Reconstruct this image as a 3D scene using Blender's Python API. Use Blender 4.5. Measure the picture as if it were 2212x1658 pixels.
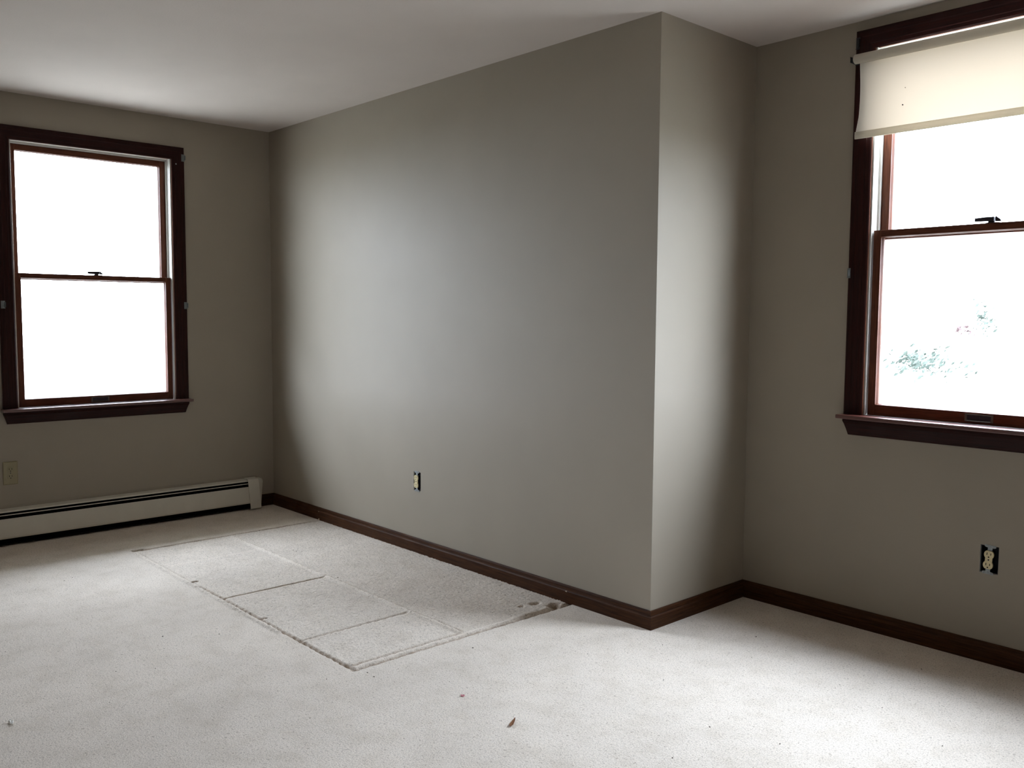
import bpy, math, random
import numpy as np
from mathutils import Vector, Matrix

random.seed(7)
rng = np.random.default_rng(7)
scene = bpy.context.scene
COL = scene.collection
for o in list(bpy.data.objects):
    bpy.data.objects.remove(o)

# ------------------------------------------------------------------ camera
# room axes: x along the bump-out wall, y towards the window wall on the right, z up (metres)
A = 3.1926          # bump-out wall length: left wall stands at x = -A
D = 0.6630          # right wall stands at y = D
H = 2.44            # ceiling height
F_PX, YAW, PITCH, ROLL = 1931.18, -0.829478, -0.0765846, 0.00670577
CAM = Vector((2.23415, -2.81611, 1.26766))
fw = Vector((math.sin(YAW)*math.cos(PITCH), math.cos(YAW)*math.cos(PITCH), math.sin(PITCH)))
rt = Vector((math.cos(YAW), -math.sin(YAW), 0))
up = rt.cross(fw)
r2 = rt*math.cos(ROLL) + up*math.sin(ROLL)
u2 = up*math.cos(ROLL) - rt*math.sin(ROLL)
cam = bpy.data.cameras.new('camera')
cam_o = bpy.data.objects.new('camera', cam)
COL.objects.link(cam_o)
m = Matrix((r2, u2, -fw)).transposed().to_4x4()
m.translation = CAM
cam_o.matrix_world = m
cam.sensor_fit = 'HORIZONTAL'
cam.sensor_width = 36.0
cam.lens = 36.0*F_PX/2212.0
cam.clip_start = 0.05
cam.clip_end = 500
scene.camera = cam_o

# ------------------------------------------------------------------ sky (overcast), exposure
SKY = 9.5
world = bpy.data.worlds.new('overcast_sky')
scene.world = world
world.use_nodes = True
nt = world.node_tree
nt.nodes.clear()
tc = nt.nodes.new('ShaderNodeTexCoord')
sp = nt.nodes.new('ShaderNodeSeparateXYZ')
mx = nt.nodes.new('ShaderNodeMath'); mx.operation = 'MAXIMUM'; mx.inputs[1].default_value = 0.0
ma = nt.nodes.new('ShaderNodeMath'); ma.operation = 'MULTIPLY_ADD'      # thin overcast: horizon half as bright as the zenith
ma.inputs[1].default_value = 0.5*SKY; ma.inputs[2].default_value = 0.5*SKY
bg = nt.nodes.new('ShaderNodeBackground'); bg.inputs['Color'].default_value = (0.87, 0.97, 1.14, 1)
wo = nt.nodes.new('ShaderNodeOutputWorld')
nt.links.new(tc.outputs['Generated'], sp.inputs[0])
nt.links.new(sp.outputs['Z'], mx.inputs[0])
nt.links.new(mx.outputs[0], ma.inputs[0])
nt.links.new(ma.outputs[0], bg.inputs['Strength'])
nt.links.new(bg.outputs[0], wo.inputs['Surface'])

vs = scene.view_settings
scene.display_settings.display_device = 'sRGB'
vs.view_transform = 'Standard'
vs.look = 'None'
vs.exposure = 2.50
vs.gamma = 1.0
vs.use_curve_mapping = False
cy = scene.cycles
cy.max_bounces = 14
cy.diffuse_bounces = 8
cy.glossy_bounces = 4
cy.transmission_bounces = 8
cy.transparent_max_bounces = 12
cy.use_denoising = True
cy.sample_clamp_indirect = 0.0
cy.caustics_reflective = False
cy.caustics_refractive = False


def portal(name, loc, rot, sx, sy):
    """sampling guide at a window opening: gives off no light of its own"""
    l = bpy.data.lights.new(name, 'AREA')
    l.shape = 'RECTANGLE'; l.size = sx; l.size_y = sy
    l.cycles.is_portal = True
    o = bpy.data.objects.new(name, l)
    o.location = loc; o.rotation_euler = rot
    COL.objects.link(o)


# ------------------------------------------------------------------ mesh helpers
class MB:
    def __init__(self):
        self.v = []; self.f = []; self.mi = []

    def add(self, vs_, fs_, mi=0):
        n = len(self.v)
        self.v += [tuple(x) for x in vs_]
        self.f += [tuple(i+n for i in f) for f in fs_]
        self.mi += [mi]*len(fs_)
        return self

    def box(self, x0, x1, y0, y1, z0, z1, mi=0):
        x0, x1 = min(x0, x1), max(x0, x1); y0, y1 = min(y0, y1), max(y0, y1); z0, z1 = min(z0, z1), max(z0, z1)
        return self.add([(x0,y0,z0),(x1,y0,z0),(x1,y1,z0),(x0,y1,z0),(x0,y0,z1),(x1,y0,z1),(x1,y1,z1),(x0,y1,z1)],
                        [(0,3,2,1),(4,5,6,7),(0,1,5,4),(1,2,6,5),(2,3,7,6),(3,0,4,7)], mi)

    def loft(self, rings, cap=True, mi=0):
        """rings: list of closed point loops of one length, joined in order"""
        n = len(rings[0]); vs_ = [p for r in rings for p in r]; fs_ = []
        for k in range(len(rings)-1):
            for i in range(n):
                j = (i+1) % n
                fs_.append((k*n+i, k*n+j, (k+1)*n+j, (k+1)*n+i))
        if cap:
            fs_.append(tuple(range(n-1, -1, -1)))
            fs_.append(tuple((len(rings)-1)*n+i for i in range(n)))
        return self.add(vs_, fs_, mi)

    def cyl(self, p0, p1, r0, r1=None, n=16, mi=0):
        r1 = r0 if r1 is None else r1
        p0, p1 = Vector(p0), Vector(p1); d = (p1-p0).normalized()
        a = d.orthogonal().normalized(); b = d.cross(a)
        ring = lambda p, r: [p + a*(r*math.cos(2*math.pi*i/n)) + b*(r*math.sin(2*math.pi*i/n)) for i in range(n)]
        return self.loft([ring(p0, r0), ring(p1, r1)], True, mi)

    def build(self, name, mat, parent=None, bevel=0.0, smooth=False, segs=2):
        me = bpy.data.meshes.new(name)
        me.from_pydata([tuple(p) for p in self.v], [], self.f)
        mats = mat if isinstance(mat, (list, tuple)) else [mat]
        for mm in mats: me.materials.append(mm)
        if len(mats) > 1:
            me.polygons.foreach_set('material_index', self.mi)
        me.validate()
        import bmesh
        bm = bmesh.new(); bm.from_mesh(me)
        bmesh.ops.recalc_face_normals(bm, faces=bm.faces)
        bm.to_mesh(me); bm.free()
        if smooth:
            me.polygons.foreach_set('use_smooth', [True]*len(me.polygons))
        o = bpy.data.objects.new(name, me)
        COL.objects.link(o)
        if parent: o.parent = parent
        if bevel:
            md = o.modifiers.new('bevel', 'BEVEL'); md.width = bevel; md.segments = segs
            md.limit_method = 'ANGLE'; md.angle_limit = math.radians(35)
        return o


def empty(name, loc, rz=0.0, parent=None):
    o = bpy.data.objects.new(name, None)
    o.empty_display_size = 0.05
    o.location = loc; o.rotation_euler = (0, 0, rz)
    COL.objects.link(o)
    if parent: o.parent = parent
    return o


def tag(o, label, cat=None, group=None, kind=None):
    o['label'] = label
    if cat: o['category'] = cat
    if group: o['group'] = group
    if kind: o['kind'] = kind
    return o


# ------------------------------------------------------------------ materials
def lin(c):
    return tuple(((x/255.0)/12.92 if x/255.0 <= 0.04045 else ((x/255.0+0.055)/1.055)**2.4) for x in c)


class NT:
    def __init__(self, name):
        self.mat = bpy.data.materials.new(name); self.mat.use_nodes = True
        self.t = self.mat.node_tree
        self.b = self.t.nodes['Principled BSDF']
        self.tc = self.t.nodes.new('ShaderNodeTexCoord')

    def n(self, kind, **kw):
        nd = self.t.nodes.new(kind)
        for k, v in kw.items(): setattr(nd, k, v)
        return nd

    def link(self, a, b): self.t.links.new(a, b)

    def noise(self, scale, detail=3, rough=0.55, coords=None, dist=0.0):
        nd = self.n('ShaderNodeTexNoise')
        nd.inputs['Scale'].default_value = scale; nd.inputs['Detail'].default_value = detail
        nd.inputs['Roughness'].default_value = rough; nd.inputs['Distortion'].default_value = dist
        self.link(coords or self.tc.outputs['Object'], nd.inputs['Vector'])
        return nd

    def ramp(self, src, stops):
        nd = self.n('ShaderNodeValToRGB')
        el = nd.color_ramp.elements
        while len(el) < len(stops): el.new(0.5)
        for e, (p, c) in zip(el, stops):
            e.position = p; e.color = tuple(c)+(1,) if len(c) == 3 else c
        self.link(src, nd.inputs['Fac'])
        return nd

    def bump(self, src, strength, dist, prev=None):
        nd = self.n('ShaderNodeBump')
        nd.inputs['Strength'].default_value = strength; nd.inputs['Distance'].default_value = dist
        self.link(src, nd.inputs['Height'])
        if prev: self.link(prev.outputs[0], nd.inputs['Normal'])
        return nd

    def mapping(self, scale):
        nd = self.n('ShaderNodeMapping'); nd.inputs['Scale'].default_value = scale
        self.link(self.tc.outputs['Object'], nd.inputs['Vector'])
        return nd.outputs[0]


def paint(name, c, rough=0.6, spec=0.3, bump=0.05, scale=180):
    k = NT(name)
    n1 = k.noise(3.0, 2)
    c = lin(c)
    r = k.ramp(n1.outputs['Fac'], [(0.3, [x*0.975 for x in c]), (0.7, [min(1, x*1.02) for x in c])])
    k.link(r.outputs[0], k.b.inputs['Base Color'])
    k.b.inputs['Roughness'].default_value = rough
    k.b.inputs['Specular IOR Level'].default_value = spec
    n2 = k.noise(scale, 4, 0.6)
    bp = k.bump(n2.outputs['Fac'], bump, 0.002)
    k.link(bp.outputs[0], k.b.inputs['Normal'])
    return k.mat


def wood(name, dark, light, rough=0.35, spec=0.4, along=(2.0, 60.0, 60.0), bump=0.12):
    k = NT(name)
    cd = k.mapping(along)
    n1 = k.noise(3.0, 6, 0.65, cd, 0.6)
    r = k.ramp(n1.outputs['Fac'], [(0.32, lin(dark)), (0.68, lin(light))])
    k.link(r.outputs[0], k.b.inputs['Base Color'])
    n3 = k.noise(9.0, 2)
    rr = k.ramp(n3.outputs['Fac'], [(0.3, (rough*0.8,)*3), (0.7, (min(1, rough*1.3),)*3)])
    k.link(rr.outputs[0], k.b.inputs['Roughness'])
    k.b.inputs['Specular IOR Level'].default_value = spec
    bp = k.bump(n1.outputs['Fac'], bump, 0.001)
    k.link(bp.outputs[0], k.b.inputs['Normal'])
    return k.mat


def plain(name, c, rough=0.5, metal=0.0, spec=0.4, var=0.06, scale=40):
    k = NT(name)
    n1 = k.noise(scale, 3)
    c = lin(c)
    r = k.ramp(n1.outputs['Fac'], [(0.3, [x*(1-var) for x in c]), (0.7, [min(1, x*(1+var)) for x in c])])
    k.link(r.outputs[0], k.b.inputs['Base Color'])
    k.b.inputs['Roughness'].default_value = rough
    k.b.inputs['Metallic'].default_value = metal
    k.b.inputs['Specular IOR Level'].default_value = spec
    return k.mat


M_WALL = paint('greige_wall_paint', (155, 146, 132), 0.55, 0.25, 0.06, 160)
M_GYPSUM = plain('torn_drywall_edge', (215, 214, 210), 0.9, 0, 0.1, 0.1, 300)
M_CEIL = paint('ceiling_paint', (204, 195, 188), 0.9, 0.1, 0.25, 120)
M_TRIM_X = wood('window_trim_stain', (29, 11, 9), (50, 19, 14), 0.45, 0.15, (2, 60, 60))
M_TRIM_Z = wood('window_trim_stain_upright', (29, 11, 9), (50, 19, 14), 0.45, 0.15, (60, 60, 2))
M_SASH_X = wood('sash_wood', (68, 35, 24), (102, 60, 41), 0.45, 0.15, (3, 60, 60))
M_SASH_Z = wood('sash_wood_upright', (68, 35, 24), (102, 60, 41), 0.45, 0.15, (60, 60, 3))
M_STOOL = wood('stool_varnished_wood', (62, 24, 16), (92, 42, 27), 0.36, 0.8, (2, 50, 50), 0.02)
for _n in M_STOOL.node_tree.nodes:
    if _n.type == 'BSDF_PRINCIPLED':
        _n.inputs['Coat Weight'].default_value = 0.6; _n.inputs['Coat Roughness'].default_value = 0.30
M_BASE_X = wood('baseboard_stain', (42, 23, 12), (78, 48, 27), 0.5, 0.12, (2.5, 55, 55))
M_BASE_Y = wood('baseboard_stain_across', (42, 23, 12), (78, 48, 27), 0.5, 0.12, (55, 2.5, 55))
M_VINYL = plain('white_vinyl', (190, 187, 180), 0.45, 0, 0.4, 0.03)
M_HEATER = plain('heater_enamel', (206, 201, 188), 0.42, 0, 0.45, 0.03, 12)
M_BLACK = plain('black_interior', (10, 10, 11), 0.8, 0, 0.1, 0.2)
M_ALU = plain('fin_edge_metal', (150, 150, 152), 0.4, 0.6, 0.4, 0.1)
M_BOX = plain('outlet_box_plastic', (16, 17, 24), 0.45, 0, 0.3, 0.15)
M_IVORY = plain('ivory_plastic', (214, 200, 158), 0.4, 0, 0.4, 0.04)
M_SLOT = plain('slot_dark', (14, 9, 6), 0.9, 0, 0.05, 0.1)
M_ZINC = plain('zinc_strap', (150, 155, 156), 0.5, 0.3, 0.4, 0.12, 200)
M_BRACKET = plain('bracket_metal', (118, 124, 124), 0.5, 0.3, 0.4, 0.1)
M_BRACKET_D = plain('bracket_dark_metal', (58, 58, 60), 0.5, 0.5, 0.4, 0.1)
M_BRONZE = plain('lock_bronze', (48, 43, 50), 0.5, 0.4, 0.4, 0.15)
M_LIFT = plain('lift_pewter', (92, 88, 80), 0.5, 0.5, 0.4, 0.15, 120)
M_CHIP = plain('pale_wood_nick', (196, 178, 156), 0.8, 0, 0.1, 0.1)
M_PAPER = plain('white_paper_scrap', (240, 238, 232), 0.8, 0, 0.1, 0.05)
M_PINK = plain('pink_scrap', (196, 136, 142), 0.8, 0, 0.1, 0.2, 300)
M_BROWN = plain('dry_leaf_brown', (118, 82, 58), 0.8, 0, 0.1, 0.3, 300)
M_CRUMB = plain('dark_crumb', (96, 86, 78), 0.9, 0, 0.05, 0.4, 100)
M_LAWN = plain('winter_lawn', (126, 124, 118), 0.95, 0, 0.05, 0.2, 0.6)
M_BARK = plain('pale_bark', (140, 132, 122), 0.95, 0, 0.05, 0.3, 6)
M_LEAF = plain('leaf_green', (60, 66, 61), 0.9, 0, 0.05, 0.25, 3)
M_LEAF_R = plain('leaf_russet', (68, 56, 56), 0.9, 0, 0.05, 0.25, 3)
M_SIDING = plain('outer_siding', (205, 205, 200), 0.8, 0, 0.2, 0.05, 3)


def carpet():
    k = NT('cream_carpet')
    big = k.noise(1.3, 4, 0.6)
    mid = k.noise(9.0, 4, 0.65)
    fine = k.noise(210.0, 3, 0.7)
    c = lin((240, 229, 216))
    r1 = k.ramp(big.outputs['Fac'], [(0.32, [x*0.90 for x in c]), (0.62, [min(1, x*1.03) for x in c])])
    r2_ = k.ramp(mid.outputs['Fac'], [(0.28, (0.90, 0.89, 0.87)), (0.55, (1, 1, 1))])
    r3 = k.ramp(fine.outputs['Fac'], [(0.30, (0.62, 0.61, 0.60)), (0.54, (1.0, 1.0, 1.0))])
    m1 = k.n('ShaderNodeMix', data_type='RGBA', blend_type='MULTIPLY'); m1.inputs[0].default_value = 1
    m2 = k.n('ShaderNodeMix', data_type='RGBA', blend_type='MULTIPLY'); m2.inputs[0].default_value = 1
    k.link(r1.outputs[0], m1.inputs[6]); k.link(r2_.outputs[0], m1.inputs[7])
    k.link(m1.outputs[2], m2.inputs[6]); k.link(r3.outputs[0], m2.inputs[7])
    at_ = k.n('ShaderNodeAttribute', attribute_name='dirt_and_light')
    sc_ = k.n('ShaderNodeMath', operation='MULTIPLY_ADD'); sc_.inputs[1].default_value = 0.5; sc_.inputs[2].default_value = 0.5
    k.link(at_.outputs['Fac'], sc_.inputs[0])
    r4 = k.ramp(sc_.outputs[0], [(0.0, (0.50, 0.43, 0.37)), (0.5, (0.90, 0.90, 0.90)), (1.0, (1.0, 1.0, 1.0))])  # dirt tint at the low end, painted ridge light at the high end
    m3 = k.n('ShaderNodeMix', data_type='RGBA', blend_type='MULTIPLY'); m3.inputs[0].default_value = 1
    k.link(m2.outputs[2], m3.inputs[6]); k.link(r4.outputs[0], m3.inputs[7])
    k.link(m3.outputs[2], k.b.inputs['Base Color'])
    k.b.inputs['Roughness'].default_value = 1.0
    k.b.inputs['Specular IOR Level'].default_value = 0.0
    gaps = k.noise(120.0, 2, 0.6, dist=0.5)                      # dark gaps between tufts
    r5 = k.ramp(gaps.outputs['Fac'], [(0.30, (0.68, 0.66, 0.64)), (0.41, (1, 1, 1))])
    m5 = k.n('ShaderNodeMix', data_type='RGBA', blend_type='MULTIPLY'); m5.inputs[0].default_value = 1
    k.link(m3.outputs[2], m5.inputs[6]); k.link(r5.outputs[0], m5.inputs[7])
    k.link(m5.outputs[2], k.b.inputs['Base Color'])
    b1 = k.bump(fine.outputs['Fac'], 0.45, 0.005)
    n4 = k.noise(60, 2)
    b2 = k.bump(n4.outputs['Fac'], 0.2, 0.006, b1)
    k.link(b2.outputs[0], k.b.inputs['Normal'])
    return k.mat


M_CARPET = carpet()


def glass():
    k = NT('window_glass')
    t = k.t
    tr = k.n('ShaderNodeBsdfTransparent'); tr.inputs[0].default_value = (0.96, 0.97, 0.965, 1)
    gl = k.n('ShaderNodeBsdfGlossy'); gl.inputs['Roughness'].default_value = 0.02
    lw = k.n('ShaderNodeLayerWeight'); lw.inputs['Blend'].default_value = 0.5     # Schlick reflectance
    pw = k.n('ShaderNodeMath', operation='POWER'); pw.inputs[1].default_value = 5.0
    fr = k.n('ShaderNodeMath', operation='MULTIPLY_ADD'); fr.inputs[1].default_value = 0.96; fr.inputs[2].default_value = 0.04
    k.link(lw.outputs['Facing'], pw.inputs[0]); k.link(pw.outputs[0], fr.inputs[0])
    mxs = k.n('ShaderNodeMixShader')
    k.link(fr.outputs[0], mxs.inputs[0]); k.link(tr.outputs[0], mxs.inputs[1]); k.link(gl.outputs[0], mxs.inputs[2])
    out = [n for n in t.nodes if n.type == 'OUTPUT_MATERIAL'][0]
    k.link(mxs.outputs[0], out.inputs['Surface'])
    return k.mat


M_GLASS = glass()


def shade_fabric(name, col, trans, tfac):
    k = NT(name)
    n1 = k.noise(900, 2)
    df = k.n('ShaderNodeBsdfDiffuse'); df.inputs['Color'].default_value = lin(col)+(1,)
    tl = k.n('ShaderNodeBsdfTranslucent'); tl.inputs['Color'].default_value = trans+(1,)
    bp = k.bump(n1.outputs['Fac'], 0.05, 0.0005)
    k.link(bp.outputs[0], df.inputs['Normal'])
    mxs = k.n('ShaderNodeMixShader'); mxs.inputs[0].default_value = tfac
    k.link(df.outputs[0], mxs.inputs[1]); k.link(tl.outputs[0], mxs.inputs[2])
    out = [n for n in k.t.nodes if n.type == 'OUTPUT_MATERIAL'][0]
    k.link(mxs.outputs[0], out.inputs['Surface'])
    return k.mat


M_SHADE = shade_fabric('shade_vinyl_cloth', (242, 240, 232), (1.0, 0.80, 0.58), 0.068)
M_HEM = shade_fabric('shade_hem', (206, 202, 190), (0.95, 0.84, 0.68), 0.16)

# ------------------------------------------------------------------ walls, ceiling
X1, Y0 = 5.0, -5.6        # walls behind the photographer
T = 0.115


def wall(name, org, sdir, out, s0, s1, z0, z1, thick, holes, mats, label):
    """slab: inner face through org along sdir, thickness towards out; holes = (s0, s1, z0, z1, reveal material index)"""
    org, sdir, out = Vector(org), Vector(sdir), Vector(out)
    ss = sorted({s0, s1} | {h[0] for h in holes} | {h[1] for h in holes})
    zs = sorted({z0, z1} | {h[2] for h in holes} | {h[3] for h in holes})
    P = lambda s, z, w: org + sdir*s + out*w + Vector((0, 0, z))
    mb = MB()
    inh = lambda s, z: any(h[0] < s < h[1] and h[2] < z < h[3] for h in holes)
    for i in range(len(ss)-1):
        for j in range(len(zs)-1):
            if inh((ss[i]+ss[i+1])/2, (zs[j]+zs[j+1])/2): continue
            for w in (0, thick):
                mb.add([P(ss[i], zs[j], w), P(ss[i+1], zs[j], w), P(ss[i+1], zs[j+1], w), P(ss[i], zs[j+1], w)],
                       [(0, 1, 2, 3) if w == 0 else (3, 2, 1, 0)], 0 if w == 0 else 2)
    for a_, b_ in (((s0, z0), (s1, z0)), ((s1, z0), (s1, z1)), ((s1, z1), (s0, z1)), ((s0, z1), (s0, z0))):
        mb.add([P(a_[0], a_[1], 0), P(b_[0], b_[1], 0), P(b_[0], b_[1], thick), P(a_[0], a_[1], thick)], [(0, 1, 2, 3)], 2)
    for h in holes:
        c = [(h[0], h[2]), (h[1], h[2]), (h[1], h[3]), (h[0], h[3])]
        for q in range(4):
            a_, b_ = c[q], c[(q+1) % 4]
            mb.add([P(a_[0], a_[1], 0), P(b_[0], b_[1], 0), P(b_[0], b_[1], thick), P(a_[0], a_[1], thick)], [(0, 1, 2, 3)], h[4])
    me = bpy.data.meshes.new(name)
    me.from_pydata([tuple(p) for p in mb.v], [], mb.f)
    for mm in mats: me.materials.append(mm)
    me.polygons.foreach_set('material_index', mb.mi)
    import bmesh
    bm = bmesh.new(); bm.from_mesh(me)
    bmesh.ops.remove_doubles(bm, verts=bm.verts, dist=1e-5)
    bmesh.ops.recalc_face_normals(bm, faces=bm.faces)
    bm.to_mesh(me); bm.free()
    o = bpy.data.objects.new(name, me); COL.objects.link(o)
    tag(o, label, 'wall', kind='structure')
    return o


WM = [M_WALL, M_GYPSUM, M_SIDING]
# window openings: centre along the wall, stool-top height
LW_C, LW_S = -1.0835, 0.742
RW_C, RW_S = 0.9760, 0.875
OPH = 0.452                     # half rough opening
OUT_M = (-1.587, 0.381)         # open outlet on the bump-out wall (x, z)
OUT_R = (1.0395, 0.384)         # open outlet under the right window (x, z)
OUT_L = (-1.5695, 0.389)        # covered outlet on the left wall (y, z)
wall('wall_left', (-A, 0, 0), (0, 1, 0), (-1, 0, 0), Y0-T, D+T, 0, H, T,
     [(LW_C-OPH, LW_C+OPH, LW_S-0.03, LW_S+1.465, 2)], WM, 'greige painted wall around the left window above the heater')
wall('wall_middle', (0, 0, 0), (1, 0, 0), (0, 1, 0), -A, -0.0004, 0, H, 0.11,
     [(OUT_M[0]-0.031, OUT_M[0]+0.031, OUT_M[1]-0.0505, OUT_M[1]+0.0505, 1)], WM,
     'wide greige bump-out wall between the two windows')
wall('wall_return', (0, 0, 0), (0, 1, 0), (-1, 0, 0), 0.0004, D, 0, H, 0.11, [], [M_WALL, M_GYPSUM, M_WALL],
     'narrow bright return wall at the bump-out corner')
wall('wall_right', (0, D, 0), (1, 0, 0), (0, 1, 0), -A, X1+T, 0, H, T,
     [(RW_C-OPH, RW_C+OPH, RW_S-0.03, RW_S+1.465, 2),
      (OUT_R[0]-0.032, OUT_R[0]+0.032, OUT_R[1]-0.0515, OUT_R[1]+0.0515, 1)], WM,
     'greige wall holding the right window with the roller shade')
wall('wall_behind', (0, Y0, 0), (1, 0, 0), (0, -1, 0), -A, X1, 0, H, T, [], WM, 'greige wall behind the photographer')
wall('wall_side', (X1, 0, 0), (0, 1, 0), (1, 0, 0), Y0-T, D, 0, H, T, [], WM, 'greige wall to the right of the photographer')
mb = MB(); mb.box(-A-T, X1+T, Y0-T, D+T, H, H+0.2)
tag(mb.build('ceiling', M_CEIL), 'off-white flat painted ceiling', 'ceiling', kind='structure')

for nm, loc, rot in (('sky_portal_left', (-A-T-0.01, LW_C, LW_S+0.72), (math.pi/2, 0, -math.pi/2)),
                     ('sky_portal_right', (RW_C, D+T+0.01, RW_S+0.72), (-math.pi/2, 0, 0))):
    portal(nm, loc, rot, 2*OPH, 1.5)


# ------------------------------------------------------------------ carpet floor with furniture dents
def carpet_floor():
    step = 0.005
    xs = np.concatenate([np.linspace(-A-T, -2.66, 12), np.arange(-2.65, -0.37, step), np.linspace(-0.36, X1+T, 60)])
    ys = np.concatenate([np.linspace(Y0-T, -1.21, 40), np.arange(-1.20, 0.0, step), np.linspace(0.005, D+T, 16)])
    X, Y = np.meshgrid(xs, ys, indexing='ij')
    Z = np.zeros_like(X)
    TONE = np.zeros_like(X)      # dirt pressed into dents (-), window light painted on ridges (+)

    def wob(t, amp, seed):
        r = np.random.default_rng(seed); o = np.zeros_like(t)
        for f in (7, 17, 41, 83, 150):
            o += np.sin(t*f + r.uniform(0, 6.28))*amp*r.uniform(0.3, 1.0)/2.5
        return o

    def line(axis, c, a0, a1, width, depth, seed, fade=0.02):
        """groove (depth < 0) or ridge (depth > 0) along one axis between a0 and a1"""
        P, Q = (X, Y) if axis == 'y' else (Y, X)         # Q runs across, P along
        across = Q - c - wob(P, 0.0034, seed)
        g = np.exp(-(np.abs(across)/(width*0.5))**2.6)
        e = np.clip((P-a0)/fade+0.5, 0, 1)*np.clip((a1-P)/fade+0.5, 0, 1)
        amp = depth*(0.85+wob(P, 0.3, seed+50))
        TONE[:] = TONE + g*e*(np.clip(depth/0.012, -1, 1) if depth < 0 else 0.8)
        return g*e*amp

    # dents are pressed grooves; brushed-up edges beside them stand proud
    Z += line('x', -2.578, -1.10, -0.02, 0.014, -0.014, 1)
    Z += line('x', -2.590, -1.14, -1.080, 0.026, -0.030, 2, 0.008)
    Z += line('y', -1.128, -2.53, -1.75, 0.010, -0.004, 3) + line('y', -1.148, -2.53, -0.95, 0.020, 0.008, 4)
    Z += line('y', -1.128, -1.75, -0.45, 0.014, -0.016, 5)
    Z += line('y', -0.606, -2.55, -0.49, 0.020, 0.010, 6) + line('y', -0.586, -1.55, -0.49, 0.013, -0.008, 7)
    Z += line('x', -2.185, -1.115, -0.61, 0.020, 0.002, 8) + line('x', -2.225, -1.115, -0.75, 0.010, 0.001, 9)
    Z += line('x', -1.512, -1.12, -0.61, 0.012, -0.014, 10) + line('x', -1.497, -1.12, -0.61, 0.014, 0.002, 11)
    Z += line('x', -0.824, -1.12, -0.62, 0.012, -0.015, 12) + line('x', -0.810, -1.12, -0.62, 0.014, 0.002, 13)
    Z += line('x', -0.480, -1.12, -0.60, 0.013, -0.010, 14) + line('x', -0.462, -1.12, -0.05, 0.016, 0.003, 15)
    Z += line('x', -0.440, -1.135, -0.02, 0.020, -0.015, 16)
    Z += line('x', -0.447, -0.30, -0.012, 0.030, -0.030, 17, 0.14)
    Z += line('x', -1.845, -1.128, -1.098, 0.014, -0.022, 18, 0.006)
    Z += line('x', -1.157, -1.132, -1.098, 0.014, -0.022, 19, 0.006)
    for hx, hy, rx, ry, dp in ((-0.548, -0.122, 0.014, 0.024, -0.016), (-0.478, -0.072, 0.020, 0.030, -0.022),
                               (-0.560, -0.195, 0.008, 0.012, -0.014), (-1.075, -0.435, 0.03, 0.05, -0.003)):
        Z += dp*np.exp(-(((X-hx)/rx)**2+((Y-hy)/ry)**2)**1.5)
        TONE -= 0.8*np.exp(-(((X-hx)/rx)**2+((Y-hy)/ry)**2)**1.5)*(-dp/0.02)
    near_wall = np.clip((X+1.55)/0.6, 0, 1)*np.clip((-0.44-X)/0.03, 0, 1)*np.clip((Y+0.585)/0.05, 0, 1)  # darker pile between the inner line and the bump-out wall
    TONE -= near_wall*(0.16+0.08*np.sin(X*9+Y*5)*np.sin(Y*13-X*4))
    # trodden, slightly lower pile where the furniture stood
    ins = np.clip((X+2.578)/0.02, 0, 1)*np.clip((-0.44-X)/0.02, 0, 1)*np.clip((Y+1.128)/0.02, 0, 1)
    Z -= 0.002*ins
    Z += rng.normal(0, 0.0011, Z.shape)*(np.abs(Z) > 0.0012)
    nx, ny = X.shape
    V = np.stack([X, Y, Z], -1).reshape(-1, 3)
    idx = np.arange(nx*ny).reshape(nx, ny)
    Fq = np.stack([idx[:-1, :-1], idx[1:, :-1], idx[1:, 1:], idx[:-1, 1:]], -1).reshape(-1, 4)
    me = bpy.data.meshes.new('floor')
    me.vertices.add(len(V)); me.vertices.foreach_set('co', V.ravel().astype(np.float32))
    me.loops.add(Fq.size); me.loops.foreach_set('vertex_index', Fq.ravel().astype(np.int32))
    me.polygons.add(len(Fq))
    me.polygons.foreach_set('loop_start', (np.arange(len(Fq))*4).astype(np.int32))
    me.polygons.foreach_set('use_smooth', np.ones(len(Fq), dtype=bool))
    me.update(calc_edges=True); me.validate()
    at_ = me.attributes.new('dirt_and_light', 'FLOAT', 'POINT'); at_.data.foreach_set('value', np.clip(TONE, -1, 1).ravel().astype(np.float32))
    me.materials.append(M_CARPET)
    o = bpy.data.objects.new('floor', me); COL.objects.link(o)
    tag(o, 'cream wall-to-wall carpet with pressed furniture dents', 'carpet', kind='structure')
    return o


floor = carpet_floor()
mb = MB(); mb.box(-A-T, X1+T, Y0-T, D+T, -0.30, -0.09)
tag(mb.build('floor_slab', M_SIDING), 'subfloor under the carpet', 'floor', kind='structure')

# ------------------------------------------------------------------ baseboards
HB, BT = 0.0755, 0.014
BPROF = [(0.0, 0.0), (BT, 0.0), (BT, 0.0500), (BT-0.0012, 0.0525), (BT-0.005, 0.0555), (BT-0.0062, 0.062),
         (BT-0.0068, 0.069), (BT-0.0085, HB-0.0012), (BT-0.0098, HB), (0.0, HB)]


def board(name, p0, p1, nrm, m0, m1, mat, parent):
    """baseboard run from p0 to p1 on the wall line; nrm points into the room; m0/m1 = mitre slope at each end"""
    p0, p1, nrm = Vector(p0), Vector(p1), Vector(nrm)
    d = (p1-p0).normalized()
    ring = lambda p, ms: [p + nrm*q + d*(q*ms) + Vector((0, 0, z-0.004 if z == 0 else z)) for q, z in BPROF]
    mb = MB(); mb.loft([ring(p0, m0), ring(p1, m1)])
    return mb.build(name, mat, parent)


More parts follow.
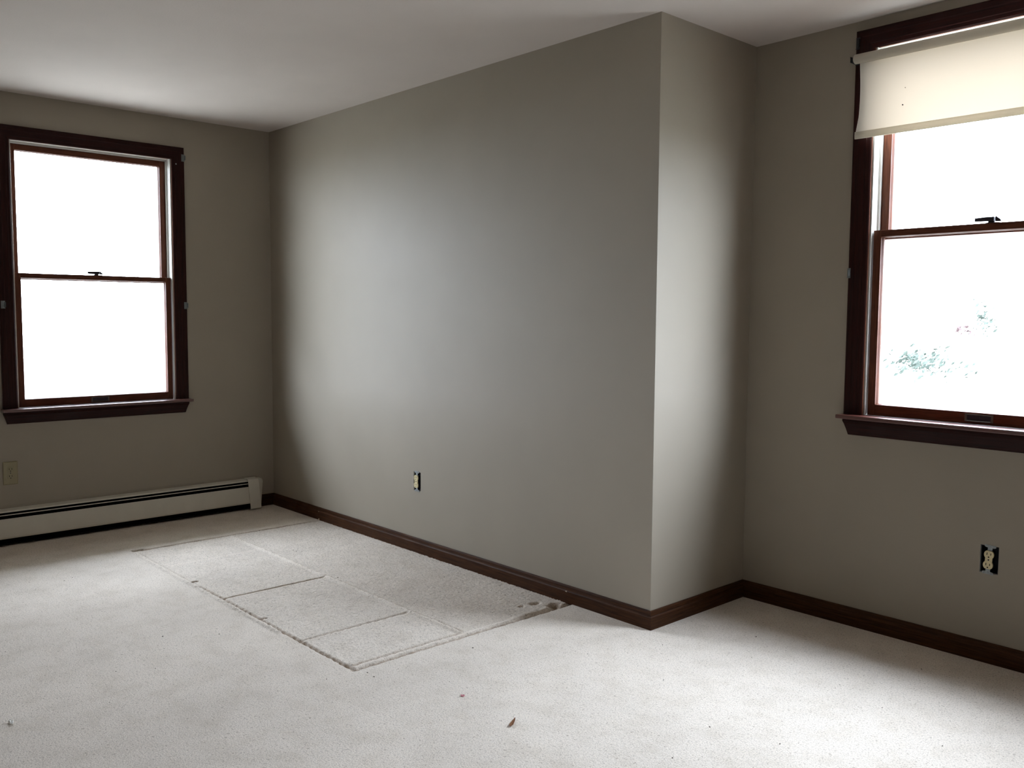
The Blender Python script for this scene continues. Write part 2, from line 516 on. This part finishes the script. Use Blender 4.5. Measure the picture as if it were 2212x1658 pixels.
def baseboard(name, label, runs):
    r = empty(name, runs[0][0])
    tag(r, label, 'baseboard', kind='structure')
    off = Vector(runs[0][0])
    for p0, p1, nrm, m0, m1, mat in runs:
        board('board', Vector(p0)-off, Vector(p1)-off, nrm, m0, m1, mat, r)
    return r


bm_ = baseboard('baseboard_middle', 'dark brown baseboard along the wide bump-out wall',
                [((-A, 0, 0), (-2.5872, 0, 0), (0, -1, 0), 1, 0, M_BASE_X),
                 ((-2.5856, 0, 0), (0, 0, 0), (0, -1, 0), 0, 1, M_BASE_X)])
baseboard('baseboard_return', 'short dark brown baseboard on the narrow return wall',
          [((0, 0, 0), (0, D, 0), (1, 0, 0), -1, -1, M_BASE_Y)])
baseboard('baseboard_right', 'dark brown baseboard under the right window wall',
          [((0, D, 0), (X1, D, 0), (0, -1, 0), 1, -1, M_BASE_X)])
baseboard('baseboard_left', 'short dark baseboard stub between heater end and wall corner',
          [((-A, 0, 0), (-A, -0.100, 0), (1, 0, 0), 1, 0, M_BASE_Y)])
baseboard('baseboard_behind', 'dark brown baseboard behind the photographer',
          [((X1, Y0, 0), (-A+0.1, Y0, 0), (0, 1, 0), 1, -1, M_BASE_X)])
baseboard('baseboard_side', 'dark brown baseboard to the right of the photographer',
          [((X1, D, 0), (X1, Y0, 0), (-1, 0, 0), 1, -1, M_BASE_Y)])
# pale nicks in the long baseboard
for x, z, sx, sz, pr in ((-0.462, 0.0505, 0.010, 0.0045, BT), (-2.5865, 0.004, 0.010, 0.010, BT), (-2.588, 0.051, 0.004, 0.004, BT)):
    mb = MB()
    n = 9
    ring = lambda y, s: [(x+A+sx*s*math.cos(2*math.pi*i/n)*(0.8+0.3*((i*7) % 3)/2), y, z+sz*s*math.sin(2*math.pi*i/n)*(0.8+0.3*((i*5) % 3)/2)) for i in range(n)]
    mb.loft([ring(-pr+0.002, 0.6), ring(-pr-0.0006, 0.6), ring(-pr-0.0009, 0.4)])
    o = mb.build('nick', M_CHIP, bm_); o['label'] = 'pale chipped spot'


# ------------------------------------------------------------------ windows
CAS_IN, CAS_W = 0.4385, 0.0735
CPROF = [(0.0, 0.0), (0.0, -0.0095), (0.004, -0.012), (0.017, -0.0125), (0.020, -0.0145), (0.046, -0.0160),
         (0.050, -0.0178), (0.068, -0.0185), (CAS_W, -0.0160), (CAS_W, 0.0)]      # (across from the inner edge, depth)
V_IN = 1.449                    # casing inner top above the stool


def window(name, loc, rz, label):
    r = empty(name, loc, rz)
    tag(r, label, 'window', kind='structure')
    # casing: two legs standing on the stool, head with mitred corners
    for s in (-1, 1):
        mb = MB()
        mb.loft([[(s*(CAS_IN+q), w, 0.0) for q, w in CPROF], [(s*(CAS_IN+q), w, V_IN+q) for q, w in CPROF]])
        mb.build('side_casing', M_TRIM_Z, r)
    mb = MB()
    mb.loft([[(-(CAS_IN+q), w, V_IN+q) for q, w in CPROF], [((CAS_IN+q), w, V_IN+q) for q, w in CPROF]])
    mb.build('head_casing', M_TRIM_X, r)
    # stool with horns, apron with tapered ends
    mb = MB()
    mb.box(-0.524, 0.524, -0.063, 0.0, -0.016, 0.0); st = mb.build('stool', M_STOOL, r, 0.003, segs=3)
    mb = MB(); mb.box(-0.4455, 0.4455, 0.0, 0.030, -0.016, 0.0); mb.build('stool_back', M_STOOL, r)
    ap = [(0.511, -0.016, -0.026), (0.511, -0.028, -0.026), (0.5095, -0.034, -0.022), (0.508, -0.038, -0.0195), (0.500, -0.060, -0.0150),
          (0.497, -0.070, -0.0130), (0.4945, -0.079, -0.0115), (0.4935, -0.084, -0.0085)]
    mb = MB()
    rings = [[(-hw, 0.0, v), (-hw, dp, v), (hw, dp, v), (hw, 0.0, v)] for hw, v, dp in ap]
    mb.loft(rings); mb.build('apron', M_TRIM_X, r)
    # white vinyl frame: jambs, head, sloped outer sill
    for s in (-1, 1):
        mb = MB()
        mb.box(s*0.4345, s*0.4515, 0.0, 0.112, -0.0, V_IN+0.014)
        mb.build('jamb', M_VINYL, r)
        mb = MB()
        mb.box(s*0.4262, s*0.4345, 0.055, 0.068, 0.0, V_IN-0.008)
        mb.box(s*0.4300, s*0.4345, 0.0, 0.012, 0.0, V_IN+0.002)
        mb.box(s*0.4240, s*0.4345, 0.109, 0.112, 0.0, V_IN-0.008)
        mb.build('jamb_liner', M_VINYL, r, 0.001)
        mb = MB()
        mb.box(s*0.4370, s*0.4515, -0.008, 0.0, 0.0, V_IN)
        mb.build('jamb_stop', M_SASH_Z, r)
    mb = MB(); mb.box(-0.4515, 0.4515, -0.0085, 0.010, V_IN, V_IN+0.014); mb.build('head_stop', M_SASH_X, r)
    mb = MB(); mb.box(-0.4345, 0.4345, 0.010, 0.112, V_IN+0.003, V_IN+0.014)
    mb.box(-0.4345, 0.4345, 0.056, 0.112, V_IN-0.0075, V_IN+0.003)
    mb.build('frame_head', M_VINYL, r)
    mb = MB(); mb.add([(-0.4345, 0.030, -0.030), (0.4345, 0.030, -0.030), (0.4345, 0.14, -0.045), (-0.4345, 0.14, -0.045),
                       (-0.4345, 0.030, -0.001), (0.4345, 0.030, -0.001), (0.4345, 0.14, -0.014), (-0.4345, 0.14, -0.014)],
                      [(0,3,2,1),(4,5,6,7),(0,1,5,4),(1,2,6,5),(2,3,7,6),(3,0,4,7)])
    mb.build('outer_sill', M_VINYL, r)

    def sash(nm, w, v0, v1, stile, top, bot):
        s_ = empty(nm, (0, w, 0), 0, r)
        th = 0.038
        for s in (-1, 1):
            mb = MB(); mb.box(s*0.427, s*(0.427-stile), 0, th, v0, v1); mb.build('stile', M_SASH_Z, s_, 0.0012)
            mb = MB()                                       # bevelled bead holding the glass
            a0, a1 = 0.427-stile, 0.427-stile-0.0045
            mb.loft([[(s*a0, 0.006, v0+bot), (s*a1, 0.017, v0+bot), (s*a0, 0.019, v0+bot)],
                     [(s*a0, 0.006, v1-top), (s*a1, 0.017, v1-top), (s*a0, 0.019, v1-top)]])
            mb.build('glazing_bead', M_SASH_Z, s_)
        xi = 0.427-stile
        mb = MB(); mb.box(-xi, xi, 0, th, v1-top, v1); mb.build('top_rail', M_SASH_X, s_, 0.0012)
        mb = MB(); mb.box(-xi, xi, 0, th, v0, v0+bot); mb.build('bottom_rail', M_SASH_X, s_, 0.0012)
        for vv, q in ((v1-top, -1), (v0+bot, 1)):
            mb = MB()
            mb.loft([[(x, 0.006, vv), (x, 0.017, vv+q*0.0045), (x, 0.019, vv)] for x in (-xi, xi)])
            mb.build('glazing_bead', M_SASH_X, s_)
        mb = MB(); mb.box(-xi-0.004, xi+0.004, 0.018, 0.022, v0+bot-0.004, v1-top+0.004)
        pn = mb.build('pane', M_GLASS, s_); pn['label'] = 'clear glass pane'
        return s_

    up_ = sash('upper_sash', 0.070, 0.706, 1.441, 0.0330, 0.033, 0.030)
    lo_ = sash('lower_sash', 0.015, 0.001, 0.739, 0.0305, 0.0265, 0.044)
    # cam lock on the meeting rail
    mb = MB()
    mb.box(-0.012, 0.034, 0.008, 0.032, 0.739, 0.7415)
    mb.cyl((0.004, 0.020, 0.742), (0.004, 0.020, 0.750), 0.012, 0.011)
    lk = mb.build('sash_lock', M_BRONZE, lo_, 0.001)
    mb = MB()
    mb.loft([[(-0.048, 0.002, 0.7470), (-0.048, 0.014, 0.7470), (-0.048, 0.014, 0.7595), (-0.048, 0.002, 0.7595)],
             [(-0.010, 0.002, 0.7465), (-0.010, 0.020, 0.7465), (-0.010, 0.020, 0.7615), (-0.010, 0.002, 0.7615)],
             [(0.017, 0.004, 0.7465), (0.017, 0.026, 0.7465), (0.017, 0.026, 0.7615), (0.017, 0.004, 0.7615)]])
    mb.build('lock_lever', M_BRONZE, lo_, 0.001)
    mb = MB()
    mb.loft([[(0.020, 0.010, 0.745), (0.020, 0.030, 0.745), (0.020, 0.030, 0.765), (0.020, 0.010, 0.765)],
             [(0.038, 0.012, 0.745), (0.038, 0.030, 0.745), (0.038, 0.030, 0.751), (0.038, 0.012, 0.751)]])
    mb.build('lock_keeper', M_BRONZE, lo_, 0.001)
    # recessed finger lift on the bottom rail: plate, hollow and lip
    mb = MB()
    mb.box(-0.050, 0.050, -0.0022, 0.0, 0.010, 0.0135)
    mb.box(-0.050, 0.050, -0.0022, 0.0, 0.034, 0.0385)
    mb.box(-0.050, -0.042, -0.0022, 0.0, 0.0135, 0.034)
    mb.box(0.042, 0.050, -0.0022, 0.0, 0.0135, 0.034)
    mb.loft([[(-0.042, -0.0004, 0.0135), (-0.042, -0.0090, 0.0115), (-0.042, -0.0090, 0.0135), (-0.042, -0.0010, 0.0165)],
             [(0.042, -0.0004, 0.0135), (0.042, -0.0090, 0.0115), (0.042, -0.0090, 0.0135), (0.042, -0.0010, 0.0165)]])
    lf = mb.build('sash_lift', M_LIFT, lo_, 0.0006); lf['label'] = 'tarnished metal finger lift'
    mb = MB(); mb.box(-0.042, 0.042, -0.0012, 0.0, 0.0165, 0.034)
    mb.cyl((0.003, -0.0012, 0.026), (0.003, -0.0028, 0.026), 0.0032, 0.0026, 12)
    mb.build('lift_hollow', M_BRONZE, lo_)
    return r


def casing_bracket(parent, u, v, mat, w=0.020, h=0.042, dp=0.016, nm='shade_bracket', label=None):
    """small stamped bracket: back plate on the casing, folded side tabs and a pin slot"""
    mb = MB()
    y = -0.0178
    mb.box(u-w/2, u+w/2, y-0.0016, y, v-h/2, v+h/2)
    mb.box(u+w/2-0.0016, u+w/2, y-dp, y-0.0016, v-h*0.32, v+h*0.32)
    mb.box(u-w/2, u+w/2, y-0.006, y-0.0016, v-h/2, v-h/2+0.0016)
    for q in (-0.36, 0.36):
        mb.cyl((u-0.002, y-0.0016, v+h*q), (u-0.002, y-0.0034, v+h*q), 0.0032, 0.0024, 10)
    o = mb.build(nm, mat, parent, 0.0004)
    if label: o['label'] = label
    return o


win_l = window('window_1', (-A, LW_C, LW_S), math.pi/2, 'bare double-hung window in dark red-brown trim above the heater')
win_r = window('window_2', (RW_C, D, RW_S), 0.0, 'double-hung window in dark red-brown trim behind the roller shade')
casing_bracket(win_l, 0.505, 1.461, M_BRACKET, label='small grey metal shade bracket')
casing_bracket(win_l, -0.505, 1.461, M_BRACKET, label='small grey metal shade bracket')
casing_bracket(win_l, 0.504, 0.572, M_BRACKET, label='small grey metal shade bracket')
casing_bracket(win_l, -0.496, 0.565, M_BRACKET, label='small grey metal shade bracket')
mb = MB(); mb.cyl((0.4615, -0.010, 1.421), (0.4615, -0.020, 1.421), 0.0022, 0.0022, 8)
mb.cyl((0.4615, -0.020, 1.421), (0.4615, -0.022, 1.421), 0.0042, 0.003, 10)
mb.build('screw', M_ZINC, win_l)
casing_bracket(win_r, -0.5035, 1.475, M_BRACKET_D, 0.016, 0.046, 0.010, label='dark metal shade bracket')
casing_bracket(win_r, 0.5035, 1.475, M_BRACKET_D, 0.016, 0.046, 0.010, label='dark metal shade bracket')
casing_bracket(win_r, -0.5085, 0.572, M_BRACKET, 0.014, 0.040, 0.018, label='small grey metal shade bracket')
casing_bracket(win_r, 0.5085, 0.572, M_BRACKET, 0.014, 0.040, 0.018, label='small grey metal shade bracket')


# ------------------------------------------------------------------ roller shade on the right window
def roller_shade():
    x0, x1 = RW_C-0.498, RW_C+0.498
    yc, zc, rad = D-0.052, 2.280, 0.0185
    r = empty('roller_shade', (RW_C, yc, zc))
    tag(r, 'cream roller shade pulled part way down the right window', 'roller shade')
    mb = MB(); n = 24
    ring = lambda x, q: [(x-RW_C, q*math.cos(2*math.pi*i/n), q*math.sin(2*math.pi*i/n)) for i in range(n)]
    mb.loft([ring(x0, rad*0.86), ring(x0+0.003, rad), ring(x1-0.003, rad), ring(x1, rad*0.86)])
    mb.build('roller', M_HEM, r, smooth=False)
    for o in [c for c in r.children if c.name.startswith('roller')]:
        for p in o.data.polygons: p.use_smooth = len(p.vertices) == 4
    for xa, xb in ((x0, x0-0.013), (x1, x1+0.013)):
        mb = MB()
        mb.cyl((xa-RW_C, 0, 0), (xa+(xb-xa)*0.45-RW_C, 0, 0), 0.0085, 0.0085, 16)
        mb.cyl((xa+(xb-xa)*0.45-RW_C, 0, 0), (xb-RW_C, 0, 0), 0.011, 0.008, 16)
        o = mb.build('end_pin', M_BRACKET_D, r); o['label'] = 'dark end pin of the roller'
        # hanger that carries the pin, fixed to the casing
        mb = MB()
        s = -1 if xb < xa else 1
        hx = xb-RW_C
        mb.box(hx-0.001, hx+0.001, -0.010, 0.0345, -0.011, 0.011)
        mb.box(hx-0.001, hx-s*0.020, 0.0325, 0.0345, -0.014, 0.014)
        mb.build('hanger', M_BRACKET_D, r, 0.0004)
    # cloth: leaves the back of the roller, hangs to the hem; its side edges curl a little
    zt, zb = zc-0.002, 1.999
    nu, nv = 60, 40
    V = []; Fq = []
    for j in range(nv+1):
        t = j/nv
        z = zt+(zb-zt)*t
        pull = 0.0035*math.sin(math.pi*t)**1.2          # waisted side edges
        for i in range(nu+1):
            s = i/nu
            xl, xr = x0+0.012+pull - 0.006*max(0, (t-0.78)/0.22), x1-0.012-pull
            x = xl+(xr-xl)*s
            curl = 0.006*math.exp(-s/0.02)*math.sin(math.pi*t)+0.006*math.exp(-(1-s)/0.02)*math.sin(math.pi*t)
            y = -(-rad*0.96)+0.0015*math.sin(s*9+t*2)*t - 0.004*t + curl
            V.append((x-RW_C, y, z-zc))
    for j in range(nv):
        for i in range(nu):
            a_ = j*(nu+1)+i
            Fq.append((a_, a_+1, a_+nu+2, a_+nu+1))
    mb = MB(); mb.add(V, Fq)
    mb.build('cloth', M_SHADE, r, smooth=True)
    # hem pocket with its slat
    yb = rad*0.96-0.004
    mb = MB()
    hx0, hx1 = x0+0.004-RW_C, x1-0.004-RW_C
    prof = [(yb-0.0030, zb+0.002-zc), (yb-0.0042, zb-0.012-zc), (yb-0.0030, zb-0.0255-zc), (yb+0.0030, zb-0.0255-zc), (yb+0.0042, zb-0.012-zc), (yb+0.0030, zb+0.002-zc)]
    mb.loft([[(hx0, y, z) for y, z in prof], [(hx1, y, z) for y, z in prof]])
    o = mb.build('hem_slat', M_HEM, r, 0.0008); o['label'] = 'opaque hem pocket with slat'
    # fly speck on the cloth
    for sx_, sz_, sr in ((0.669, 2.077, 0.0022), (0.676, 2.140, 0.0011)):
        mb = MB()
        mb.cyl((sx_-RW_C, rad*0.9-0.004, sz_-zc), (sx_-RW_C, rad*0.9+0.002, sz_-zc), sr, sr, 10)
        mb.build('speck', M_SLOT, r)
    return r


roller_shade()


# ------------------------------------------------------------------ baseboard heater
def heater():
    ye, ys_ = -0.150, -3.30                # right end of the run, left end (out of the picture)
    r = empty('baseboard_heater', (-A, ye, 0))
    tag(r, 'long cream metal baseboard heater under the left window', 'heater')
    L = ys_-ye

    def run(name, prof, mat, y0=0.0, y1=L, bevel=0.0):
        mb = MB(); mb.loft([[(x, y0, z) for x, z in prof], [(x, y1, z) for x, z in prof]])
        return mb.build(name, mat, r, bevel)
    run('back_plate', [(0.0, 0.006), (0.0016, 0.006), (0.0016, 0.192), (0.0, 0.192)], M_BLACK)
    run('top_cover', [(0.0, 0.1945), (0.004, 0.1965), (0.044, 0.1885), (0.047, 0.1850), (0.047, 0.1815), (0.0445, 0.1815), (0.0425, 0.1860), (0.0, 0.1935)], M_HEATER)
    run('damper', [(0.040, 0.1655), (0.055, 0.1700), (0.0575, 0.1720), (0.0580, 0.1680), (0.0560, 0.1672), (0.040, 0.1630)], M_HEATER, -0.030, L)
    run('front_panel', [(0.0500, 0.1440), (0.0560, 0.1490), (0.0585, 0.1480), (0.0760, 0.0520), (0.0750, 0.0440), (0.0700, 0.0420),
                        (0.0700, 0.0440), (0.0735, 0.0480), (0.0560, 0.1450), (0.0510, 0.1420)], M_HEATER)
    run('inner_liner', [(0.010, 0.010), (0.060, 0.012), (0.060, 0.016), (0.014, 0.016), (0.014, 0.150), (0.010, 0.150)], M_BLACK)
    mb = MB()                               # finned tube inside
    mb.cyl((0.034, -0.01, 0.085), (0.034, L, 0.085), 0.010, None, 12)
    mb.build('heating_tube', M_BLACK, r)
    n = 260
    mb = MB()
    for i in range(n):
        y = -0.05+(L+0.1)*i/(n-1)
        mb.box(0.016, 0.054, y-0.0004, y+0.0004, 0.062, 0.120)
    o = mb.build('heating_fins', M_BLACK, r); o['kind'] = 'stuff'
    # end cap: sloping front strip that leans out towards the floor, and a flange behind it with a rounded top corner
    y0, y1 = -0.061, 0.012
    prof = [(0.006, 0.0780), (0.012, 0.0830), (0.060, 0.0760), (0.120, 0.0640), (0.170, 0.0540), (0.186, 0.0490), (0.194, 0.0420), (0.1985, 0.0300)]
    outer = [(dp+0.009, z) for z, dp in prof]+[(0.0, 0.2005)]
    inner = [(0.0, 0.1985)]+[(max(0.0, dp+0.0065), z-(0.002 if z > 0.18 else 0.0)) for z, dp in reversed(prof)]
    mb = MB()
    mb.loft([[(x, y, z) for x, z in outer+inner] for y in (y0, y1)])
    side = outer+[(0.0, 0.006)]
    mb.loft([[(x, y, z) for x, z in side] for y in (y1, y1+0.0018)])
    ec = mb.build('end_cap', M_HEATER, r, 0.0015)
    fl = [(0.000, 0.010, 0.046), (0.022, 0.010, 0.046), (0.022, 0.150, 0.060), (0.022, 0.172, 0.060), (0.022, 0.186, 0.052), (0.020, 0.1945, 0.040)]
    mb = MB()
    out_ = [(y1-0.010, 0.010), (0.044, 0.010), (0.047, 0.016), (0.060, 0.168), (0.0575, 0.181), (0.051, 0.190), (0.041, 0.1945), (y1-0.010, 0.1965)]
    mb.loft([[(0.0, y, z) for y, z in out_], [(0.022, y, z) for y, z in out_], [(0.0245, y*0.97, z*0.985) for y, z in out_]])
    mb.build('end_flange', M_HEATER, r, 0.001)
    # paint bead where the old cover met the wall
    run('wall_bead', [(0.0, 0.206), (0.0012, 0.2065), (0.0012, 0.2085), (0.0, 0.209)], M_WALL, 0.02, L)
    return r


heater()


# ------------------------------------------------------------------ outlets
def outlet_faces(root, y_face, rot=0.0, mat=M_IVORY, nm='receptacle_face'):
    """two duplex faces with slots; y_face = front plane (negative = towards the room)"""
    for s in (1, -1):
        fo = empty('socket', (0, 0, 0), 0, root) if False else None
        cz = s*0.0195
        pts = []
        for i in range(28):
            a_ = 2*math.pi*i/28
            x, z = 0.0172*math.cos(a_), 0.0172*math.sin(a_)
            pts.append((x, max(-0.0142, min(0.0142, z))+cz))
        mb = MB()
        mb.loft([[(x, y_face+0.006, z) for x, z in pts], [(x, y_face+0.0008, z) for x, z in pts],
                 [(x*0.96, y_face, cz+(z-cz)*0.96) for x, z in pts]])
        f = mb.build(nm, mat, root)
        for sx, hh in ((-0.0064, 0.0046), (0.0064, 0.0040)):
            mb = MB(); mb.box(sx-0.0012, sx+0.0012, y_face-0.0002, y_face+0.004, cz+0.0030-hh, cz+0.0030+hh); mb.build('slot', M_SLOT, f)
        mb = MB()
        ring = [(0.0026*math.cos(math.pi*2*i/14), max(-0.0021, 0.0026*math.sin(math.pi*2*i/14))) for i in range(14)]
        mb.loft([[(x, y_face+0.004, z+cz-0.0085) for x, z in ring], [(x, y_face-0.0002, z+cz-0.0085) for x, z in ring]])
        mb.build('ground_hole', M_SLOT, f)
    mb = MB(); mb.cyl((0, y_face+0.003, 0), (0, y_face+0.0006, 0), 0.0030, 0.0026, 14)
    mb.build('centre_screw', M_BRONZE, root)


def open_outlet(name, loc, half_w, half_h, label, tilt=0.0):
    r = empty(name, loc)
    tag(r, label, 'outlet', 'outlets missing their cover plates')
    # sunken box behind the cut drywall
    mb = MB(); w, h = half_w-0.0015, half_h-0.0015
    t_ = 0.002
    y0, y1 = 0.006, 0.062
    mb.box(-w, w, y1-t_, y1, -h, h)
    mb.box(-w, -w+t_, y0, y1-t_, -h, h); mb.box(w-t_, w, y0, y1-t_, -h, h)
    mb.box(-w+t_, w-t_, y0, y1-t_, h-t_, h); mb.box(-w+t_, w-t_, y0, y1-t_, -h, -h+t_)
    mb.build('wall_box', M_BOX, r)
    d_ = empty('receptacle', (0, 0, 0), 0, r); d_.rotation_euler = (0, tilt, 0)
    yf = -0.009
    # body and strap
    mb = MB(); mb.box(-0.0125, 0.0125, -0.0070, -0.0025, -0.031, 0.031); mb.build('face_bridge', M_IVORY, d_, 0.001)
    mb = MB(); mb.box(-0.0125, 0.0125, -0.0005, 0.024, -0.033, 0.033); mb.build('body', M_BOX, d_, 0.002)
    ys = -0.0022
    for s in (1, -1):
        mb = MB()
        z0, z1 = s*0.034, s*0.0445
        mb.box(-0.0080, 0.0080, ys, ys+0.0015, z0, z1)
        mb.box(-0.0135, 0.0135, ys, ys+0.0015, z1, s*0.0545)
        for q in (-1, 1):
            mb.cyl((q*0.0150, ys, s*0.0505), (q*0.0150, ys+0.0015, s*0.0505), 0.0052, 0.0052, 14)
        mb.cyl((0, ys-0.0016, s*0.0475), (0, ys, s*0.0475), 0.0030, 0.0034, 12)
        mb.build('mounting_strap', M_ZINC, d_, 0.0003)
    outlet_faces(d_, yf)
    return r


open_outlet('open_outlet', (OUT_M[0], 0.0, OUT_M[1]), 0.031, 0.0505,
            'uncovered ivory outlet low on the wide bump-out wall')
open_outlet('open_outlet', (OUT_R[0], D, OUT_R[1]), 0.032, 0.0515,
            'uncovered ivory outlet under the right window', math.radians(3.5))


def covered_outlet():
    r = empty('covered_outlet', (-A, OUT_L[0], OUT_L[1]), math.pi/2)
    tag(r, 'ivory outlet with its cover plate on the left wall above the heater', 'outlet')
    mb = MB()
    hw, hh = 0.0365, 0.0635
    mb.loft([[(-hw, 0, -hh), (hw, 0, -hh), (hw, 0, hh), (-hw, 0, hh)],
             [(-hw, -0.003, -hh), (hw, -0.003, -hh), (hw, -0.003, hh), (-hw, -0.003, hh)],
             [(-hw+0.004, -0.006, -hh+0.004), (hw-0.004, -0.006, -hh+0.004), (hw-0.004, -0.006, hh-0.004), (-hw+0.004, -0.006, hh-0.004)]])
    mb.build('cover_plate', M_IVORY_OLD, r, 0.001)
    outlet_faces(r, -0.0075, mat=M_IVORY_OLD)


M_IVORY_OLD = plain('aged_ivory_plastic', (148, 138, 108), 0.4, 0, 0.4, 0.04)
covered_outlet()


# ------------------------------------------------------------------ scraps on the carpet
def blob(name, loc, sx, sy, sz, rz, mat, label, cat, seed, flat=False):
    r = random.Random(seed); n = 10
    mb = MB()
    prof = [r.uniform(0.65, 1.15) for _ in range(n)]
    ring = lambda z, s: [(sx*s*prof[i]*math.cos(2*math.pi*i/n), sy*s*prof[i]*math.sin(2*math.pi*i/n), z*(1+0.5*math.sin(i*1.9))) for i in range(n)]
    mb.loft([ring(0.0, 0.7), ring(sz*0.4, 1.0), ring(sz, 0.75)])
    o = mb.build(name, mat, None, 0.0006)
    o.location = loc; o.rotation_euler = (0, 0, rz)
    tag(o, label, cat)
    return o


leaf = MB()                             # a curled splinter of dry leaf, tapering to a stalk
pts = [(-0.020, 0.004), (-0.012, 0.0075), (-0.002, 0.0062), (0.008, 0.0048), (0.015, 0.0028), (0.022, 0.0010)]
rings = []
for x, w in pts:
    z = 0.001+0.0015*(abs(x)/0.02)**2
    rings.append([(x, -w, z+0.003), (x, 0, z), (x, w, z+0.0035), (x, w*0.9, z+0.0045), (x, 0, z+0.0015), (x, -w*0.9, z+0.004)])
leaf.loft(rings)
o = leaf.build('dry_leaf', M_BROWN); o.location = (0.251, -0.988, 0.0); o.rotation_euler = (0, 0, math.radians(122)); o.scale = (1.35, 0.85, 1.0)
tag(o, 'small curled brown leaf scrap lying on the carpet', 'leaf')
blob('candy_scrap', (-0.008, -0.978, 0.0), 0.0095, 0.0075, 0.004, 0.6, M_PINK, 'tiny pink scrap on the carpet', 'scrap', 3)
blob('paper_scrap', (-0.780, -2.148, 0.0), 0.010, 0.006, 0.009, 0.5, M_PAPER, 'tiny white crumpled paper scrap at left on the carpet', 'scrap', 5)

mb = MB()
rr_ = random.Random(21)
for k in range(80):
    x = rr_.uniform(-2.3, 1.6); y = rr_.uniform(-2.4, -0.05) if x < 0 else rr_.uniform(-2.0, 0.5)
    s = rr_.uniform(0.0010, 0.0023)
    a_ = rr_.uniform(0, 3.14); q = rr_.uniform(1.0, 2.6)
    ca, sa = math.cos(a_)*s*q, math.sin(a_)*s*q
    z = 0.001
    mb.add([(x+ca, y+sa, z), (x-ca, y-sa, z), (x-sa*0.5, y+ca*0.5, z), (x+sa*0.5, y-ca*0.5, z), (x, y, z+s*0.9), (x, y, z-s)],
           [(0, 2, 4), (2, 1, 4), (1, 3, 4), (3, 0, 4), (2, 0, 5), (1, 2, 5), (3, 1, 5), (0, 3, 5)])
o = mb.build('carpet_crumbs', M_CRUMB)
tag(o, 'dark crumbs and lint flecks scattered over the cream carpet', 'crumbs', kind='stuff')

# ------------------------------------------------------------------ outside
# unseen overhang added along the left side only, to dim that window's sky light
mb = MB(); mb.box(-A-T-0.95, -A-T, Y0-1.0, D+1.0, H+0.08, H+0.14)
mb.add([(-A-T-0.95, Y0-1.0, H+0.06), (-A-T-0.95, D+1.0, H+0.06), (-A-T-0.92, D+1.0, H+0.06), (-A-T-0.92, Y0-1.0, H+0.06),
        (-A-T-0.95, Y0-1.0, H+0.26), (-A-T-0.95, D+1.0, H+0.26), (-A-T-0.92, D+1.0, H+0.26), (-A-T-0.92, Y0-1.0, H+0.26)],
       [(0,3,2,1),(4,5,6,7),(0,1,5,4),(1,2,6,5),(2,3,7,6),(3,0,4,7)])
tag(mb.build('added_eave', M_SIDING), 'unseen overhang added outside to shade the left window', 'sky_blocker', kind='structure')
mb = MB(); mb.box(-90, 90, -60, 120, -3.2, -3.0)
tag(mb.build('lawn', M_LAWN), 'pale lawn far below outside the windows', 'lawn', kind='structure')


def tree(name, label, base, clumps, seed, group=None):
    """trunk, limbs reaching to each leaf clump, and the clumps"""
    r = random.Random(seed)
    t = empty(name, base)
    tag(t, label, 'tree')
    b = Vector(base)
    top = max(c[0][2] for c in clumps)-b.z
    mb = MB()
    mb.cyl((0, 0, 0), (0.1, 0.1, top*0.5), 0.16, 0.10, 10); mb.cyl((0.1, 0.1, top*0.5), (0.0, 0.2, top+1.2), 0.10, 0.03, 10)
    mb.build('trunk', M_BARK, t, smooth=True)
    for (c, rad, cnt, mat, size) in clumps:
        c = Vector(c)-b
        mb = MB(); s = Vector((0.05, 0.1, max(0.5, c.z-1.1))); mid = (s+c)/2+Vector((0, 0, -0.15))
        mb.cyl(s, mid, 0.035, 0.022, 8); mb.cyl(mid, c, 0.022, 0.010, 8)
        mb.build('limb', M_BARK, t, smooth=True)
        mb = MB()
        for k in range(cnt):
            d = Vector((r.gauss(0, 1), r.gauss(0, 1), r.gauss(0, 1)))
            p = c + Vector((d.x*rad[0], d.y*rad[1], d.z*rad[2]))*0.5
            n = Vector((r.uniform(-1, 1), r.uniform(-1, 1), r.uniform(-0.4, 1))).normalized()
            a_ = n.orthogonal().normalized(); q = n.cross(a_); ls = size*r.uniform(0.6, 1.3)
            mb.add([p-a_*ls, p+q*ls*0.45+n*ls*0.1, p+a_*ls, p-q*ls*0.45+n*ls*0.1], [(0, 1, 2, 3)])
        f = mb.build('foliage', mat, t); f['kind'] = 'stuff'
    return t


def at(px, py, y):
    """point on the sight line through a photo pixel at a given depth y, for setting out the garden"""
    v = fw*F_PX + r2*(px-1106) - u2*(py-829)
    return CAM + v*((y-CAM.y)/v.y)


tree('garden_tree', 'faint green and russet tree seen through the right window', (at(2040, 800, 16).x, 16, -3.0),
     [(at(1985, 782, 15.6), (0.55, 0.5, 0.28), 260, M_LEAF, 0.07), (at(2128, 690, 16.4), (0.16, 0.4, 0.36), 90, M_LEAF, 0.06),
      (at(2080, 712, 16.0), (0.2, 0.3, 0.12), 36, M_LEAF_R, 0.06), (at(2046, 785, 15.8), (0.12, 0.3, 0.3), 30, M_LEAF, 0.05),
      (at(2085, 800, 16.2), (0.3, 0.3, 0.2), 16, M_LEAF, 0.06)], 4)
